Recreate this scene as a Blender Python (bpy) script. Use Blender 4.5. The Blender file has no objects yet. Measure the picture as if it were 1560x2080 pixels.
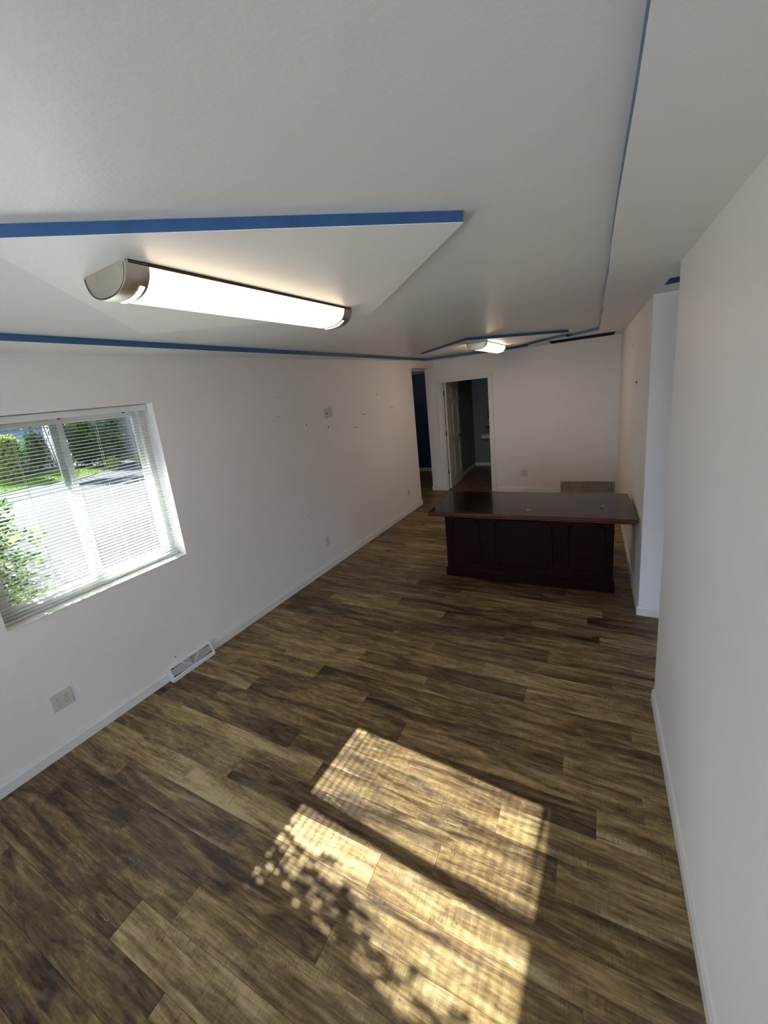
import bpy, bmesh, math, random
from mathutils import Vector, Matrix

S = bpy.context.scene
COL = S.collection
random.seed(11)

# ------------------------------------------------------------------ camera
FPX, PPX, PPY = 821.3192, 737.5875, 992.0192
cam_d = bpy.data.cameras.new('camera')
cam = bpy.data.objects.new('camera', cam_d)
COL.objects.link(cam)
cam_d.sensor_fit = 'HORIZONTAL'
cam_d.sensor_width = 36.0
cam_d.lens = FPX / 1560.0 * 36.0
cam_d.shift_x = (780.0 - PPX) / 1560.0
cam_d.shift_y = (PPY - 1040.0) / 1560.0
cam_d.clip_start = 0.02
cam_d.clip_end = 400
right = Vector((0.87094619, 0.47848552, -0.11182279))
down = Vector((0.01591824, -0.25492424, -0.96683))
fwd = Vector((-0.4911205, 0.84027688, -0.22964195))
M = Matrix((right, -down, -fwd)).transposed().to_4x4()
M.translation = Vector((2.76810834, 0.0, 2.01175257))
cam.matrix_world = M
S.camera = cam

# ------------------------------------------------------------------ world, sun, exposure
SUN_TAN = 0.57
world = bpy.data.worlds.new('sky')
S.world = world
world.use_nodes = True
bg = world.node_tree.nodes['Background']
bg.inputs[0].default_value = (0.71, 0.775, 1.0, 1)
bg.inputs[1].default_value = 2.5
sun_d = bpy.data.lights.new('sun', 'SUN')
sun_d.energy = 25.0
sun_d.angle = 0.0093
sun_d.color = (1.0, 0.985, 0.97)
sun = bpy.data.objects.new('sun', sun_d)
COL.objects.link(sun)
sd = Vector((1.0, -0.073, -SUN_TAN * 1.0027)).normalized()
sun.rotation_euler = sd.to_track_quat('-Z', 'Y').to_euler()
sun.location = (-8, 1, 6)
LAMP_EMIT, LAMP_EMIT_FAR = 2.0, 5.2
S.view_settings.view_transform = 'Standard'
S.view_settings.look = 'None'
S.view_settings.gamma = 1.0
S.view_settings.use_curve_mapping = False
S.view_settings.exposure = 1.36

# ------------------------------------------------------------------ helpers
def srgb(r, g, b):
    f = lambda c: (c / 255 / 12.92) if c / 255 <= 0.04045 else ((c / 255 + 0.055) / 1.055) ** 2.4
    return (f(r), f(g), f(b), 1)


def new_mat(name):
    m = bpy.data.materials.new(name)
    m.use_nodes = True
    nt = m.node_tree
    return m, nt, nt.nodes['Principled BSDF']


def noise(nt, scale, detail=3, rough=0.55, vec=None, dist=0.0):
    n = nt.nodes.new('ShaderNodeTexNoise')
    n.inputs['Scale'].default_value = scale
    n.inputs['Detail'].default_value = detail
    n.inputs['Roughness'].default_value = rough
    n.inputs['Distortion'].default_value = dist
    if vec is not None:
        nt.links.new(vec, n.inputs['Vector'])
    return n


def ramp(nt, fac, stops):
    r = nt.nodes.new('ShaderNodeValToRGB')
    while len(r.color_ramp.elements) < len(stops):
        r.color_ramp.elements.new(0.5)
    for e, (pos, c) in zip(r.color_ramp.elements, stops):
        e.position = pos
        e.color = c
    nt.links.new(fac, r.inputs[0])
    return r


def math_node(nt, op, a, b=None, clamp=False):
    n = nt.nodes.new('ShaderNodeMath')
    n.operation = op
    n.use_clamp = clamp
    for i, v in enumerate((a, b)):
        if v is None:
            continue
        if isinstance(v, (int, float)):
            n.inputs[i].default_value = v
        else:
            nt.links.new(v, n.inputs[i])
    return n.outputs[0]


def mix_col(nt, fac, a, b, mode='MIX'):
    n = nt.nodes.new('ShaderNodeMix')
    n.data_type = 'RGBA'
    n.blend_type = mode
    for sock, v in ((n.inputs[0], fac), (n.inputs[6], a), (n.inputs[7], b)):
        if isinstance(v, (int, float)):
            sock.default_value = v
        elif isinstance(v, tuple):
            sock.default_value = v
        else:
            nt.links.new(v, sock)
    return n.outputs[2]


def simple(name, col, rough=0.5, metal=0.0, var=0.06, nscale=6.0, bump=0.0, bscale=80.0, spec=0.5):
    """Plain surface with a slight procedural mottling and optional fine relief."""
    m, nt, p = new_mat(name)
    tc = nt.nodes.new('ShaderNodeTexCoord')
    n = noise(nt, nscale, 4, 0.6, tc.outputs['Object'])
    lo = tuple(c * (1 - var) for c in col[:3]) + (1,)
    hi = tuple(min(1, c * (1 + var)) for c in col[:3]) + (1,)
    r = ramp(nt, n.outputs['Fac'], [(0.3, lo), (0.7, hi)])
    nt.links.new(r.outputs[0], p.inputs['Base Color'])
    p.inputs['Roughness'].default_value = rough
    p.inputs['Metallic'].default_value = metal
    p.inputs['Specular IOR Level'].default_value = spec
    if bump:
        b = noise(nt, bscale, 2, 0.5, tc.outputs['Object'])
        bn = nt.nodes.new('ShaderNodeBump')
        bn.inputs['Strength'].default_value = bump
        bn.inputs['Distance'].default_value = 0.004
        nt.links.new(b.outputs['Fac'], bn.inputs['Height'])
        nt.links.new(bn.outputs[0], p.inputs['Normal'])
    return m


class MB:
    """Collects vertices and faces of one mesh."""
    def __init__(self):
        self.v = []
        self.f = []

    def add(self, vs, fs):
        o = len(self.v)
        self.v += [tuple(x) for x in vs]
        self.f += [tuple(i + o for i in f) for f in fs]
        return self

    def box(self, x0, x1, y0, y1, z0, z1):
        vs = [(x0, y0, z0), (x1, y0, z0), (x1, y1, z0), (x0, y1, z0), (x0, y0, z1), (x1, y0, z1), (x1, y1, z1), (x0, y1, z1)]
        return self.add(vs, [(0, 3, 2, 1), (4, 5, 6, 7), (0, 1, 5, 4), (1, 2, 6, 5), (2, 3, 7, 6), (3, 0, 4, 7)])

    def prism(self, poly, axis, a, b):
        """poly: list of 2-D points, extruded along axis 'x','y','z' from a to b."""
        n = len(poly)
        def P(q, t):
            return {'x': (t, q[0], q[1]), 'y': (q[0], t, q[1]), 'z': (q[0], q[1], t)}[axis]
        vs = [P(q, a) for q in poly] + [P(q, b) for q in poly]
        fs = [tuple(range(n)), tuple(range(2 * n - 1, n - 1, -1))]
        fs += [(i, i + n, (i + 1) % n + n, (i + 1) % n) for i in range(n)]
        return self.add(vs, fs)

    def tube(self, pts, r, n=8):
        pts = [Vector(q) for q in pts]
        rs = r if isinstance(r, (list, tuple)) else [r] * len(pts)
        vs, fs = [], []
        up = None
        for i, q in enumerate(pts):
            d = (pts[min(i + 1, len(pts) - 1)] - pts[max(i - 1, 0)]).normalized()
            if up is None:
                up = Vector((0, 0, 1)) if abs(d.z) < 0.9 else Vector((1, 0, 0))
            s = d.cross(up).normalized()
            up = s.cross(d).normalized()
            for k in range(n):
                a = 2 * math.pi * k / n
                vs.append(q + (s * math.cos(a) + up * math.sin(a)) * rs[i])
        for i in range(len(pts) - 1):
            for k in range(n):
                fs.append((i * n + k, i * n + (k + 1) % n, (i + 1) * n + (k + 1) % n, (i + 1) * n + k))
        fs.append(tuple(range(n - 1, -1, -1)))
        fs.append(tuple(range((len(pts) - 1) * n, len(pts) * n)))
        return self.add(vs, fs)

    def lathe(self, prof, c=(0, 0, 0), n=16, axis='z'):
        vs, fs = [], []
        for r, h in prof:
            for k in range(n):
                a = 2 * math.pi * k / n
                q = (r * math.cos(a), r * math.sin(a))
                if axis == 'z':
                    vs.append((c[0] + q[0], c[1] + q[1], c[2] + h))
                elif axis == 'x':
                    vs.append((c[0] + h, c[1] + q[0], c[2] + q[1]))
                else:
                    vs.append((c[0] + q[0], c[1] + h, c[2] + q[1]))
        for i in range(len(prof) - 1):
            for k in range(n):
                fs.append((i * n + k, i * n + (k + 1) % n, (i + 1) * n + (k + 1) % n, (i + 1) * n + k))
        fs.append(tuple(range(n - 1, -1, -1)))
        fs.append(tuple(range((len(prof) - 1) * n, len(prof) * n)))
        return self.add(vs, fs)

    def build(self, name, mat=None, parent=None, bevel=0.0, smooth=False, seg=2, loc=None, rotz=0.0):
        me = bpy.data.meshes.new(name)
        me.from_pydata(self.v, [], self.f)
        bm = bmesh.new()
        bm.from_mesh(me)
        bmesh.ops.recalc_face_normals(bm, faces=bm.faces)
        if bevel:
            es = [e for e in bm.edges if len(e.link_faces) == 2 and e.calc_face_angle(0) > 0.5]
            bmesh.ops.bevel(bm, geom=es, offset=bevel, segments=seg, profile=0.6, affect='EDGES', clamp_overlap=True)
        bm.to_mesh(me)
        bm.free()
        if smooth:
            for q in me.polygons:
                q.use_smooth = True
            try:
                me.set_sharp_from_angle(angle=math.radians(38))
            except Exception:
                pass
        if mat:
            me.materials.append(mat)
        o = bpy.data.objects.new(name, me)
        COL.objects.link(o)
        if parent:
            o.parent = parent
        if loc is not None:
            o.location = loc
        if rotz:
            o.rotation_euler = (0, 0, rotz)
        return o


def tag(o, label=None, cat=None, group=None, kind=None):
    for k, v in (('label', label), ('category', cat), ('group', group), ('kind', kind)):
        if v:
            o[k] = v
    return o


def struct(o, label=None):
    o['kind'] = 'structure'
    if label:
        o['label'] = label
    return o


def empty(name, loc=(0, 0, 0), rotz=0.0, parent=None):
    o = bpy.data.objects.new(name, None)
    o.empty_display_size = 0.1
    COL.objects.link(o)
    o.location = loc
    o.rotation_euler = (0, 0, rotz)
    if parent:
        o.parent = parent
    return o


def copy_tree(o, parent=None):
    c = o.copy()
    COL.objects.link(c)
    if parent:
        c.parent = parent
    for ch in list(o.children):
        copy_tree(ch, c)
    return c


# ------------------------------------------------------------------ measurements of the room (metres)
W, YB, YL, Y1, Y2 = 3.1191, 7.3258, 6.3787, 2.5841, 3.6005
ZH = 2.300
TILT = 0.0573
TH = math.atan(TILT)


def zc(y):
    """The low ceiling sags slightly towards the back."""
    return 2.4475 - 0.006 * (y - 1.5)


def XL(y):
    return TILT * (y - 3.0)


LROT = -TH                       # frame of the left wall: local +x into the room, +y along the wall


def left_frame(name, u=0.0, z=0.0):
    """Empty standing on the left wall plane at distance u along it (u about equals world y)."""
    y = u
    return empty(name, (XL(y), y, z), LROT)


# ------------------------------------------------------------------ materials
def paint(name, col, rough, bump, var=0.02, spec=0.4):
    m, nt, p = new_mat(name)
    tc = nt.nodes.new('ShaderNodeTexCoord')
    big = noise(nt, 1.1, 3, 0.5, tc.outputs['Object'])
    r = ramp(nt, big.outputs['Fac'], [(0.3, tuple(c * (1 - var) for c in col[:3]) + (1,)), (0.7, tuple(min(1, c * (1 + var)) for c in col[:3]) + (1,))])
    nt.links.new(r.outputs[0], p.inputs['Base Color'])
    p.inputs['Roughness'].default_value = rough
    p.inputs['Specular IOR Level'].default_value = spec
    a = noise(nt, 95, 2, 0.5, tc.outputs['Object'])
    b = noise(nt, 7, 2, 0.5, tc.outputs['Object'])
    h = math_node(nt, 'ADD', math_node(nt, 'MULTIPLY', a.outputs['Fac'], 0.5), b.outputs['Fac'])
    bn = nt.nodes.new('ShaderNodeBump')
    bn.inputs['Strength'].default_value = bump
    bn.inputs['Distance'].default_value = 0.004
    nt.links.new(h, bn.inputs['Height'])
    nt.links.new(bn.outputs[0], p.inputs['Normal'])
    return m


M_WALL = paint('wall_paint', (0.82, 0.79, 0.79), 0.48, 0.22)
M_CEIL = paint('ceiling_paint', (0.78, 0.76, 0.74), 0.36, 0.25)
M_WASH = paint('dimmed_washroom_paint', (0.24, 0.25, 0.235), 0.5, 0.2)  # walls taken as white; the room's dimness is put into this colour
M_PANEL = paint('panel_paint', (0.86, 0.845, 0.82), 0.36, 0.2)
M_TRIM = simple('trim_paint', (0.76, 0.75, 0.73, 1), 0.35, var=0.02)
M_BLUE = simple('blue_paint', (0.030, 0.105, 0.27, 1), 0.42, var=0.12, nscale=14, bump=0.1, bscale=30)
M_NAVY = simple('navy_wall_paint', (0.010, 0.030, 0.115, 1), 0.5, var=0.06)
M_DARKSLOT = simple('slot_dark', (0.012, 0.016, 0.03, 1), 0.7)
M_VINYL = simple('window_vinyl', (0.74, 0.76, 0.74, 1), 0.35, var=0.02)
M_SLAT = simple('blind_slat', (0.80, 0.80, 0.78, 1), 0.38, var=0.015)
M_CORD = simple('blind_cord', (0.75, 0.76, 0.74, 1), 0.7)
M_PLATE = simple('cover_plate', (0.60, 0.585, 0.55, 1), 0.35, var=0.02)
M_HOLE = simple('socket_hole', (0.015, 0.013, 0.012, 1), 0.7)
M_NICKEL = simple('brushed_nickel', (0.62, 0.57, 0.50, 1), 0.44, 1.0, var=0.08, nscale=30, bump=0.08, bscale=140)
M_BRONZE = simple('dark_bronze', (0.05, 0.035, 0.025, 1), 0.35, 0.8)
M_HINGE = simple('hinge_metal', (0.05, 0.045, 0.035, 1), 0.4, 0.9)
M_DOOR = simple('door_paint', (0.66, 0.68, 0.65, 1), 0.4, var=0.02)
M_REG = simple('register_enamel', (0.72, 0.74, 0.75, 1), 0.35, var=0.02)
M_GRILLE = simple('grille_enamel', (0.40, 0.365, 0.31, 1), 0.45, var=0.03)
M_PORC = simple('porcelain', (0.72, 0.73, 0.72, 1), 0.15, var=0.01)
M_BLACK = simple('black_plastic', (0.012, 0.012, 0.013, 1), 0.35)
M_CHROME = simple('chrome', (0.45, 0.45, 0.45, 1), 0.15, 1.0)


def desk_wood():
    m, nt, p = new_mat('mahogany')
    tc = nt.nodes.new('ShaderNodeTexCoord')
    mp = nt.nodes.new('ShaderNodeMapping')
    mp.inputs['Scale'].default_value = (1.2, 14, 14)
    nt.links.new(tc.outputs['Object'], mp.inputs[0])
    n = noise(nt, 3.0, 6, 0.6, mp.outputs[0], 0.4)
    r = ramp(nt, n.outputs['Fac'], [(0.25, (0.008, 0.0020, 0.0020, 1)), (0.75, (0.017, 0.0036, 0.0034, 1))])
    nt.links.new(r.outputs[0], p.inputs['Base Color'])
    p.inputs['Roughness'].default_value = 0.38
    p.inputs['Specular IOR Level'].default_value = 0.10
    return m


def desk_top_wood():
    m, nt, p = new_mat('mahogany_top')
    tc = nt.nodes.new('ShaderNodeTexCoord')
    mp = nt.nodes.new('ShaderNodeMapping')
    mp.inputs['Scale'].default_value = (1.2, 16, 14)
    nt.links.new(tc.outputs['Object'], mp.inputs[0])
    n = noise(nt, 3.0, 6, 0.6, mp.outputs[0], 0.4)
    r = ramp(nt, n.outputs['Fac'], [(0.25, (0.010, 0.005, 0.004, 1)), (0.75, (0.018, 0.008, 0.007, 1))])
    nt.links.new(r.outputs[0], p.inputs['Base Color'])
    d = noise(nt, 9.0, 5, 0.6, tc.outputs['Object'])
    rr = ramp(nt, d.outputs['Fac'], [(0.3, (0.07, 0.07, 0.07, 1)), (0.75, (0.14, 0.14, 0.14, 1))])
    nt.links.new(rr.outputs[0], p.inputs['Roughness'])
    p.inputs['Specular IOR Level'].default_value = 0.6
    return m


M_DESK = desk_wood()
M_DESKTOP = desk_top_wood()
M_DESKEDGE = simple('mahogany_edge', (0.085, 0.016, 0.014, 1), 0.25, var=0.2, nscale=20)


def plank_mat():
    m, nt, p = new_mat('vinyl_plank_wood')
    tc = nt.nodes.new('ShaderNodeTexCoord')
    oi = nt.nodes.new('ShaderNodeObjectInfo')
    sep = nt.nodes.new('ShaderNodeSeparateColor')
    nt.links.new(oi.outputs['Color'], sep.inputs[0])
    tone = sep.outputs[0]
    rnd = oi.outputs['Random']
    cmb = nt.nodes.new('ShaderNodeCombineXYZ')
    nt.links.new(math_node(nt, 'MULTIPLY', rnd, 37.0), cmb.inputs[0])
    nt.links.new(math_node(nt, 'MULTIPLY', sep.outputs[1], 23.0), cmb.inputs[1])
    nt.links.new(math_node(nt, 'MULTIPLY', sep.outputs[2], 31.0), cmb.inputs[2])
    add = nt.nodes.new('ShaderNodeVectorMath')
    add.operation = 'ADD'
    nt.links.new(tc.outputs['Object'], add.inputs[0])
    nt.links.new(cmb.outputs[0], add.inputs[1])
    V = add.outputs[0]

    def mapped(sx, sy, sz=1.0):
        mp = nt.nodes.new('ShaderNodeMapping')
        mp.inputs['Scale'].default_value = (sx, sy, sz)
        nt.links.new(V, mp.inputs[0])
        return mp.outputs[0]
    broad = noise(nt, 1.0, 5, 0.62, mapped(1.9, 15.0), 0.8).outputs['Fac']       # long cloudy bands
    grain = noise(nt, 1.0, 6, 0.7, mapped(7.0, 95.0), 0.35).outputs['Fac']       # fine grain
    blotch = noise(nt, 1.0, 4, 0.6, mapped(3.5, 6.0), 1.0).outputs['Fac']
    t = math_node(nt, 'ADD', math_node(nt, 'MULTIPLY', math_node(nt, 'SUBTRACT', broad, 0.5), 2.1), tone)
    mid = noise(nt, 1.0, 5, 0.7, mapped(9.0, 26.0, 2.0), 0.9).outputs['Fac']       # smaller mottling
    t = math_node(nt, 'ADD', t, math_node(nt, 'MULTIPLY', math_node(nt, 'SUBTRACT', mid, 0.5), 0.9))
    t = math_node(nt, 'ADD', t, math_node(nt, 'MULTIPLY', math_node(nt, 'SUBTRACT', grain, 0.5), 1.0), True)
    c = ramp(nt, t, [(0.0, (0.036, 0.0195, 0.0080, 1)), (0.25, (0.102, 0.060, 0.027, 1)), (0.5, (0.196, 0.124, 0.053, 1)),
                     (0.75, (0.32, 0.217, 0.098, 1)), (1.0, (0.46, 0.34, 0.18, 1))])
    grey = ramp(nt, t, [(0.0, (0.038, 0.026, 0.016, 1)), (0.5, (0.155, 0.114, 0.070, 1)), (1.0, (0.41, 0.335, 0.215, 1))])
    gf = ramp(nt, blotch, [(0.45, (0, 0, 0, 1)), (0.70, (0.6, 0.6, 0.6, 1))])
    col = mix_col(nt, gf.outputs[0], c.outputs[0], grey.outputs[0])
    # dark long cracks
    crack = noise(nt, 1.0, 3, 0.6, mapped(3.2, 42.0, 1.0), 0.5).outputs['Fac']
    cr = ramp(nt, crack, [(0.25, (0.9, 0.9, 0.9, 1)), (0.36, (0, 0, 0, 1))])
    col = mix_col(nt, math_node(nt, 'MULTIPLY', cr.outputs[0], 0.8), col, (0.022, 0.015, 0.010, 1))
    # saw marks across the board, in patches
    saw = noise(nt, 1.0, 3, 0.6, mapped(150.0, 20.0, 2.0), 1.0).outputs['Fac']
    saw = ramp(nt, saw, [(0.50, (0, 0, 0, 1)), (0.68, (1, 1, 1, 1))]).outputs[0]
    mask = ramp(nt, noise(nt, 1.0, 3, 0.6, mapped(4.0, 9.0, 2.0)).outputs['Fac'], [(0.40, (0.12, 0.12, 0.12, 1)), (0.62, (1, 1, 1, 1))])
    sw = math_node(nt, 'MULTIPLY', math_node(nt, 'MULTIPLY', saw, mask.outputs[0]), 0.55)
    col = mix_col(nt, sw, col, (0.028, 0.020, 0.014, 1))
    # pale frayed fibres
    fray = noise(nt, 1.0, 4, 0.75, mapped(16.0, 120.0, 3.0), 1.2).outputs['Fac']
    fm = ramp(nt, noise(nt, 1.0, 2, 0.5, mapped(3.0, 14.0, 5.0)).outputs['Fac'], [(0.62, (0, 0, 0, 1)), (0.72, (1, 1, 1, 1))])
    fr = math_node(nt, 'MULTIPLY', ramp(nt, fray, [(0.52, (0, 0, 0, 1)), (0.62, (1, 1, 1, 1))]).outputs[0], fm.outputs[0])
    col = mix_col(nt, math_node(nt, 'MULTIPLY', fr, 0.7), col, (0.36, 0.29, 0.18, 1))
    # knots and worm holes
    vo = nt.nodes.new('ShaderNodeTexVoronoi')
    vo.inputs['Scale'].default_value = 1.0
    nt.links.new(mapped(3.2, 9.0, 2.0), vo.inputs['Vector'])
    kn = ramp(nt, vo.outputs['Distance'], [(0.03, (1, 1, 1, 1)), (0.11, (0, 0, 0, 1))])
    col = mix_col(nt, math_node(nt, 'MULTIPLY', kn.outputs[0], 0.75), col, (0.030, 0.018, 0.010, 1))
    vo2 = nt.nodes.new('ShaderNodeTexVoronoi')
    vo2.inputs['Scale'].default_value = 1.0
    nt.links.new(mapped(14.0, 26.0, 2.0), vo2.inputs['Vector'])
    k2 = ramp(nt, vo2.outputs['Distance'], [(0.05, (1, 1, 1, 1)), (0.10, (0, 0, 0, 1))])
    col = mix_col(nt, math_node(nt, 'MULTIPLY', k2.outputs[0], 0.6), col, (0.025, 0.017, 0.011, 1))
    nt.links.new(col, p.inputs['Base Color'])
    rr = ramp(nt, grain, [(0.3, (0.46, 0.46, 0.46, 1)), (0.7, (0.34, 0.34, 0.34, 1))])
    nt.links.new(rr.outputs[0], p.inputs['Roughness'])
    p.inputs['Specular IOR Level'].default_value = 0.35
    bn = nt.nodes.new('ShaderNodeBump')
    bn.inputs['Strength'].default_value = 0.35
    bn.inputs['Distance'].default_value = 0.002
    h = math_node(nt, 'SUBTRACT', grain, math_node(nt, 'ADD', math_node(nt, 'MULTIPLY', sw, 0.6), math_node(nt, 'MULTIPLY', cr.outputs[0], 0.5)))
    nt.links.new(h, bn.inputs['Height'])
    nt.links.new(bn.outputs[0], p.inputs['Normal'])
    return m


M_PLANK = plank_mat()
M_SUB = simple('plank_joint_dark', (0.022, 0.016, 0.012, 1), 0.8)


def emit(name, col, strength):
    m, nt, p = new_mat(name)
    tc = nt.nodes.new('ShaderNodeTexCoord')
    n = noise(nt, 1.3, 2, 0.5, tc.outputs['Object'])
    r = ramp(nt, n.outputs['Fac'], [(0.2, tuple(c * 0.94 for c in col[:3]) + (1,)), (0.8, col)])
    p.inputs['Base Color'].default_value = (0.8, 0.78, 0.74, 1)
    p.inputs['Roughness'].default_value = 0.35
    nt.links.new(r.outputs[0], p.inputs['Emission Color'])
    p.inputs['Emission Strength'].default_value = strength
    return m


M_DIFF = emit('lamp_diffuser', (1.0, 0.76, 0.52, 1), LAMP_EMIT)
M_DIFF_FAR = emit('far_lamp_diffuser', (1.0, 0.76, 0.52, 1), LAMP_EMIT_FAR)


def glass_mat():
    m = bpy.data.materials.new('window_glass')
    m.use_nodes = True
    nt = m.node_tree
    nt.nodes.remove(nt.nodes['Principled BSDF'])
    out = nt.nodes['Material Output']
    tr = nt.nodes.new('ShaderNodeBsdfTransparent')
    tr.inputs[0].default_value = (0.90, 0.95, 0.93, 1)
    gl = nt.nodes.new('ShaderNodeBsdfGlossy')
    gl.inputs['Roughness'].default_value = 0.02
    fr = nt.nodes.new('ShaderNodeFresnel')
    fr.inputs[0].default_value = 1.45
    mx = nt.nodes.new('ShaderNodeMixShader')
    nt.links.new(fr.outputs[0], mx.inputs[0])
    nt.links.new(tr.outputs[0], mx.inputs[1])
    nt.links.new(gl.outputs[0], mx.inputs[2])
    nt.links.new(mx.outputs[0], out.inputs[0])
    return m


M_GLASS = glass_mat()


def leaf_mat(name, lo, hi, trans=0.5):
    m = bpy.data.materials.new(name)
    m.use_nodes = True
    nt = m.node_tree
    nt.nodes.remove(nt.nodes['Principled BSDF'])
    out = nt.nodes['Material Output']
    tc = nt.nodes.new('ShaderNodeTexCoord')
    n = noise(nt, 5.0, 3, 0.6, tc.outputs['Object'])
    r = ramp(nt, n.outputs['Fac'], [(0.3, lo), (0.7, hi)])
    d = nt.nodes.new('ShaderNodeBsdfDiffuse')
    t = nt.nodes.new('ShaderNodeBsdfTranslucent')
    mx = nt.nodes.new('ShaderNodeMixShader')
    mx.inputs[0].default_value = trans
    nt.links.new(r.outputs[0], d.inputs[0])
    nt.links.new(r.outputs[0], t.inputs[0])
    nt.links.new(d.outputs[0], mx.inputs[1])
    nt.links.new(t.outputs[0], mx.inputs[2])
    nt.links.new(mx.outputs[0], out.inputs[0])
    return m


M_LEAF_B = leaf_mat('leaf_bright', (0.09, 0.145, 0.020, 1), (0.23, 0.27, 0.07, 1))
M_LEAF_M = leaf_mat('leaf_mid', (0.030, 0.066, 0.018, 1), (0.075, 0.115, 0.03, 1))
M_LEAF_D = leaf_mat('leaf_dark', (0.010, 0.026, 0.009, 1), (0.028, 0.052, 0.015, 1), 0.3)
M_BARK = simple('bark', (0.05, 0.035, 0.025, 1), 0.9, var=0.3, nscale=9)
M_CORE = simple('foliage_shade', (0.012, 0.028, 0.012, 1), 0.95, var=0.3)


def ground_mat(name, a, b, scale, rough=0.95):
    m, nt, p = new_mat(name)
    tc = nt.nodes.new('ShaderNodeTexCoord')
    n1 = noise(nt, scale, 6, 0.7, tc.outputs['Object'])
    n2 = noise(nt, scale * 0.08, 3, 0.6, tc.outputs['Object'])
    f = math_node(nt, 'ADD', math_node(nt, 'MULTIPLY', n1.outputs['Fac'], 0.6), math_node(nt, 'MULTIPLY', n2.outputs['Fac'], 0.4))
    r = ramp(nt, f, [(0.35, a), (0.65, b)])
    nt.links.new(r.outputs[0], p.inputs['Base Color'])
    p.inputs['Roughness'].default_value = rough
    p.inputs['Specular IOR Level'].default_value = 0.1
    return m


M_GRAVEL = ground_mat('gravel', (0.0075, 0.0073, 0.0092, 1), (0.016, 0.0155, 0.019, 1), 9.0)
M_LAWN = ground_mat('lawn', (0.034, 0.070, 0.003, 1), (0.075, 0.120, 0.007, 1), 5.0)
M_SIDING = simple('blue_siding', (0.15, 0.24, 0.31, 1), 0.6, var=0.08)
M_HROOF = simple('pale_roof', (0.30, 0.30, 0.33, 1), 0.8, var=0.1)
M_DECK = simple('deck_wood', (0.055, 0.044, 0.030, 1), 0.8, var=0.25, nscale=4)
M_LATTICE = simple('lattice_paint', (0.12, 0.16, 0.19, 1), 0.7)
M_EXT = simple('exterior_paint', (0.20, 0.20, 0.20, 1), 0.8)

# ================================================================== THE SHELL
# ---------------------------------------------------------------- floor of vinyl planks
slab = MB().box(-2.0, 4.6, -2.5, 9.8, -0.12, -0.0045)
floor = slab.build('floor', M_SUB)
struct(floor, 'rustic brown wood-look vinyl plank floor with a striped patch of sunlight')
PITCH, PLEN, PROT = 0.144, 1.206, 0.012
PHASE = {-12: 1.459, -11: 1.108, -10: 1.298, -9: 0.708, -8: 0.36, -7: 0.77, -6: 1.0, -5: 0.257, -4: 1.207, -3: 2.812 - 2 * PLEN,
         -1: 1.457, 0: 0.99, 1: 2.985 - 2 * PLEN, 2: 1.212, 3: 2.118 - PLEN, 4: 1.70, 5: 2.514 - PLEN, 6: 0.975, 7: 2.842 - PLEN,
         8: 1.15, 9: 2.758 - PLEN}
TONE = {}
for (k, x, t) in [(-12, 1.5, .66), (-12, .5, .30), (-11, 1.2, .72), (-11, .5, .33), (-10, .5, .34), (-10, 1.4, .55), (-9, .8, .30), (-9, .1, .34), (-8, .5, .36),
                  (-8, .0, .45), (-7, .2, .70), (-7, 1.2, .78), (-6, .4, .50), (-6, 1.5, .28), (-5, .5, .74), (-5, 1.6, .22), (-5, 2.8, .58), (-4, .5, .36), (-4, 2.9, .55), (-6, 2.8, .42), (-7, 2.4, .50), (-7, 3.1, .55), (-8, 1.9, .42), (-8, 2.9, .55), (-9, 2.3, .55), (-9, 3.1, .5), (-10, 2.8, .5), (-2, 2.3, .45), (-2, 3.0, .5),
                  (-4, 1.5, .45), (-3, .9, .42), (-3, 2.0, .30), (-3, 2.9, .66), (-2, 1, .40), (-1, .6, .50), (-1, 2.0, .33), (-1, 2.8, .58), (0, .5, .60), (0, 1.6, .32),
                  (1, 2.0, .42), (1, 3.0, .62), (2, .6, .58), (2, 1.8, .32), (2, 2.7, .56), (3, 1.5, .52), (3, 2.6, .66), (4, 1.1, .55), (4, 2.3, .34), (4, 3.0, .52),
                  (5, 2.0, .32), (5, 2.9, .58), (6, 1.5, .33), (7, 2.2, .28), (7, 3.0, .52), (8, 1.7, .28), (8, 2.8, .56), (8, .6, .55), (9, 2.2, .55), (9, 2.9, .32)]:
    TONE[(k, x)] = t


def plank_mesh(poly):
    """poly: world outline; a plank with a small bevel on its top edge; local origin at its first corner."""
    ox, oy = poly[0]
    pts = [(x - ox, y - oy) for x, y in poly]
    n = len(pts)
    cx = sum(q[0] for q in pts) / n
    cy = sum(q[1] for q in pts) / n
    b = 0.0011
    def inset(q, d):
        return (q[0] - math.copysign(min(d, abs(q[0] - cx)), q[0] - cx), q[1] - math.copysign(min(d, abs(q[1] - cy)), q[1] - cy))
    vs = [(*inset(q, 0.0003), -0.005) for q in pts] + [(*inset(q, 0.0003), -0.0010) for q in pts] + [(*inset(q, b), 0.0) for q in pts]
    fs = [tuple(range(2 * n, 3 * n))]
    for L in (0, n):
        fs += [(L + i, L + (i + 1) % n, L + n + (i + 1) % n, L + n + i) for i in range(n)]
    return vs, fs


def clip_plank(k, x0, x1, xl, xr):
    ylo = 1.998 + PITCH * k
    sl = lambda x: PROT * (x - 1.0)
    a, b = max(x0, xl), min(x1, xr)
    if b - a < 0.03:
        return None
    return [(a, ylo + sl(a)), (b, ylo + sl(b)), (b, ylo + PITCH + sl(b)), (a, ylo + PITCH + sl(a))]


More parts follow.
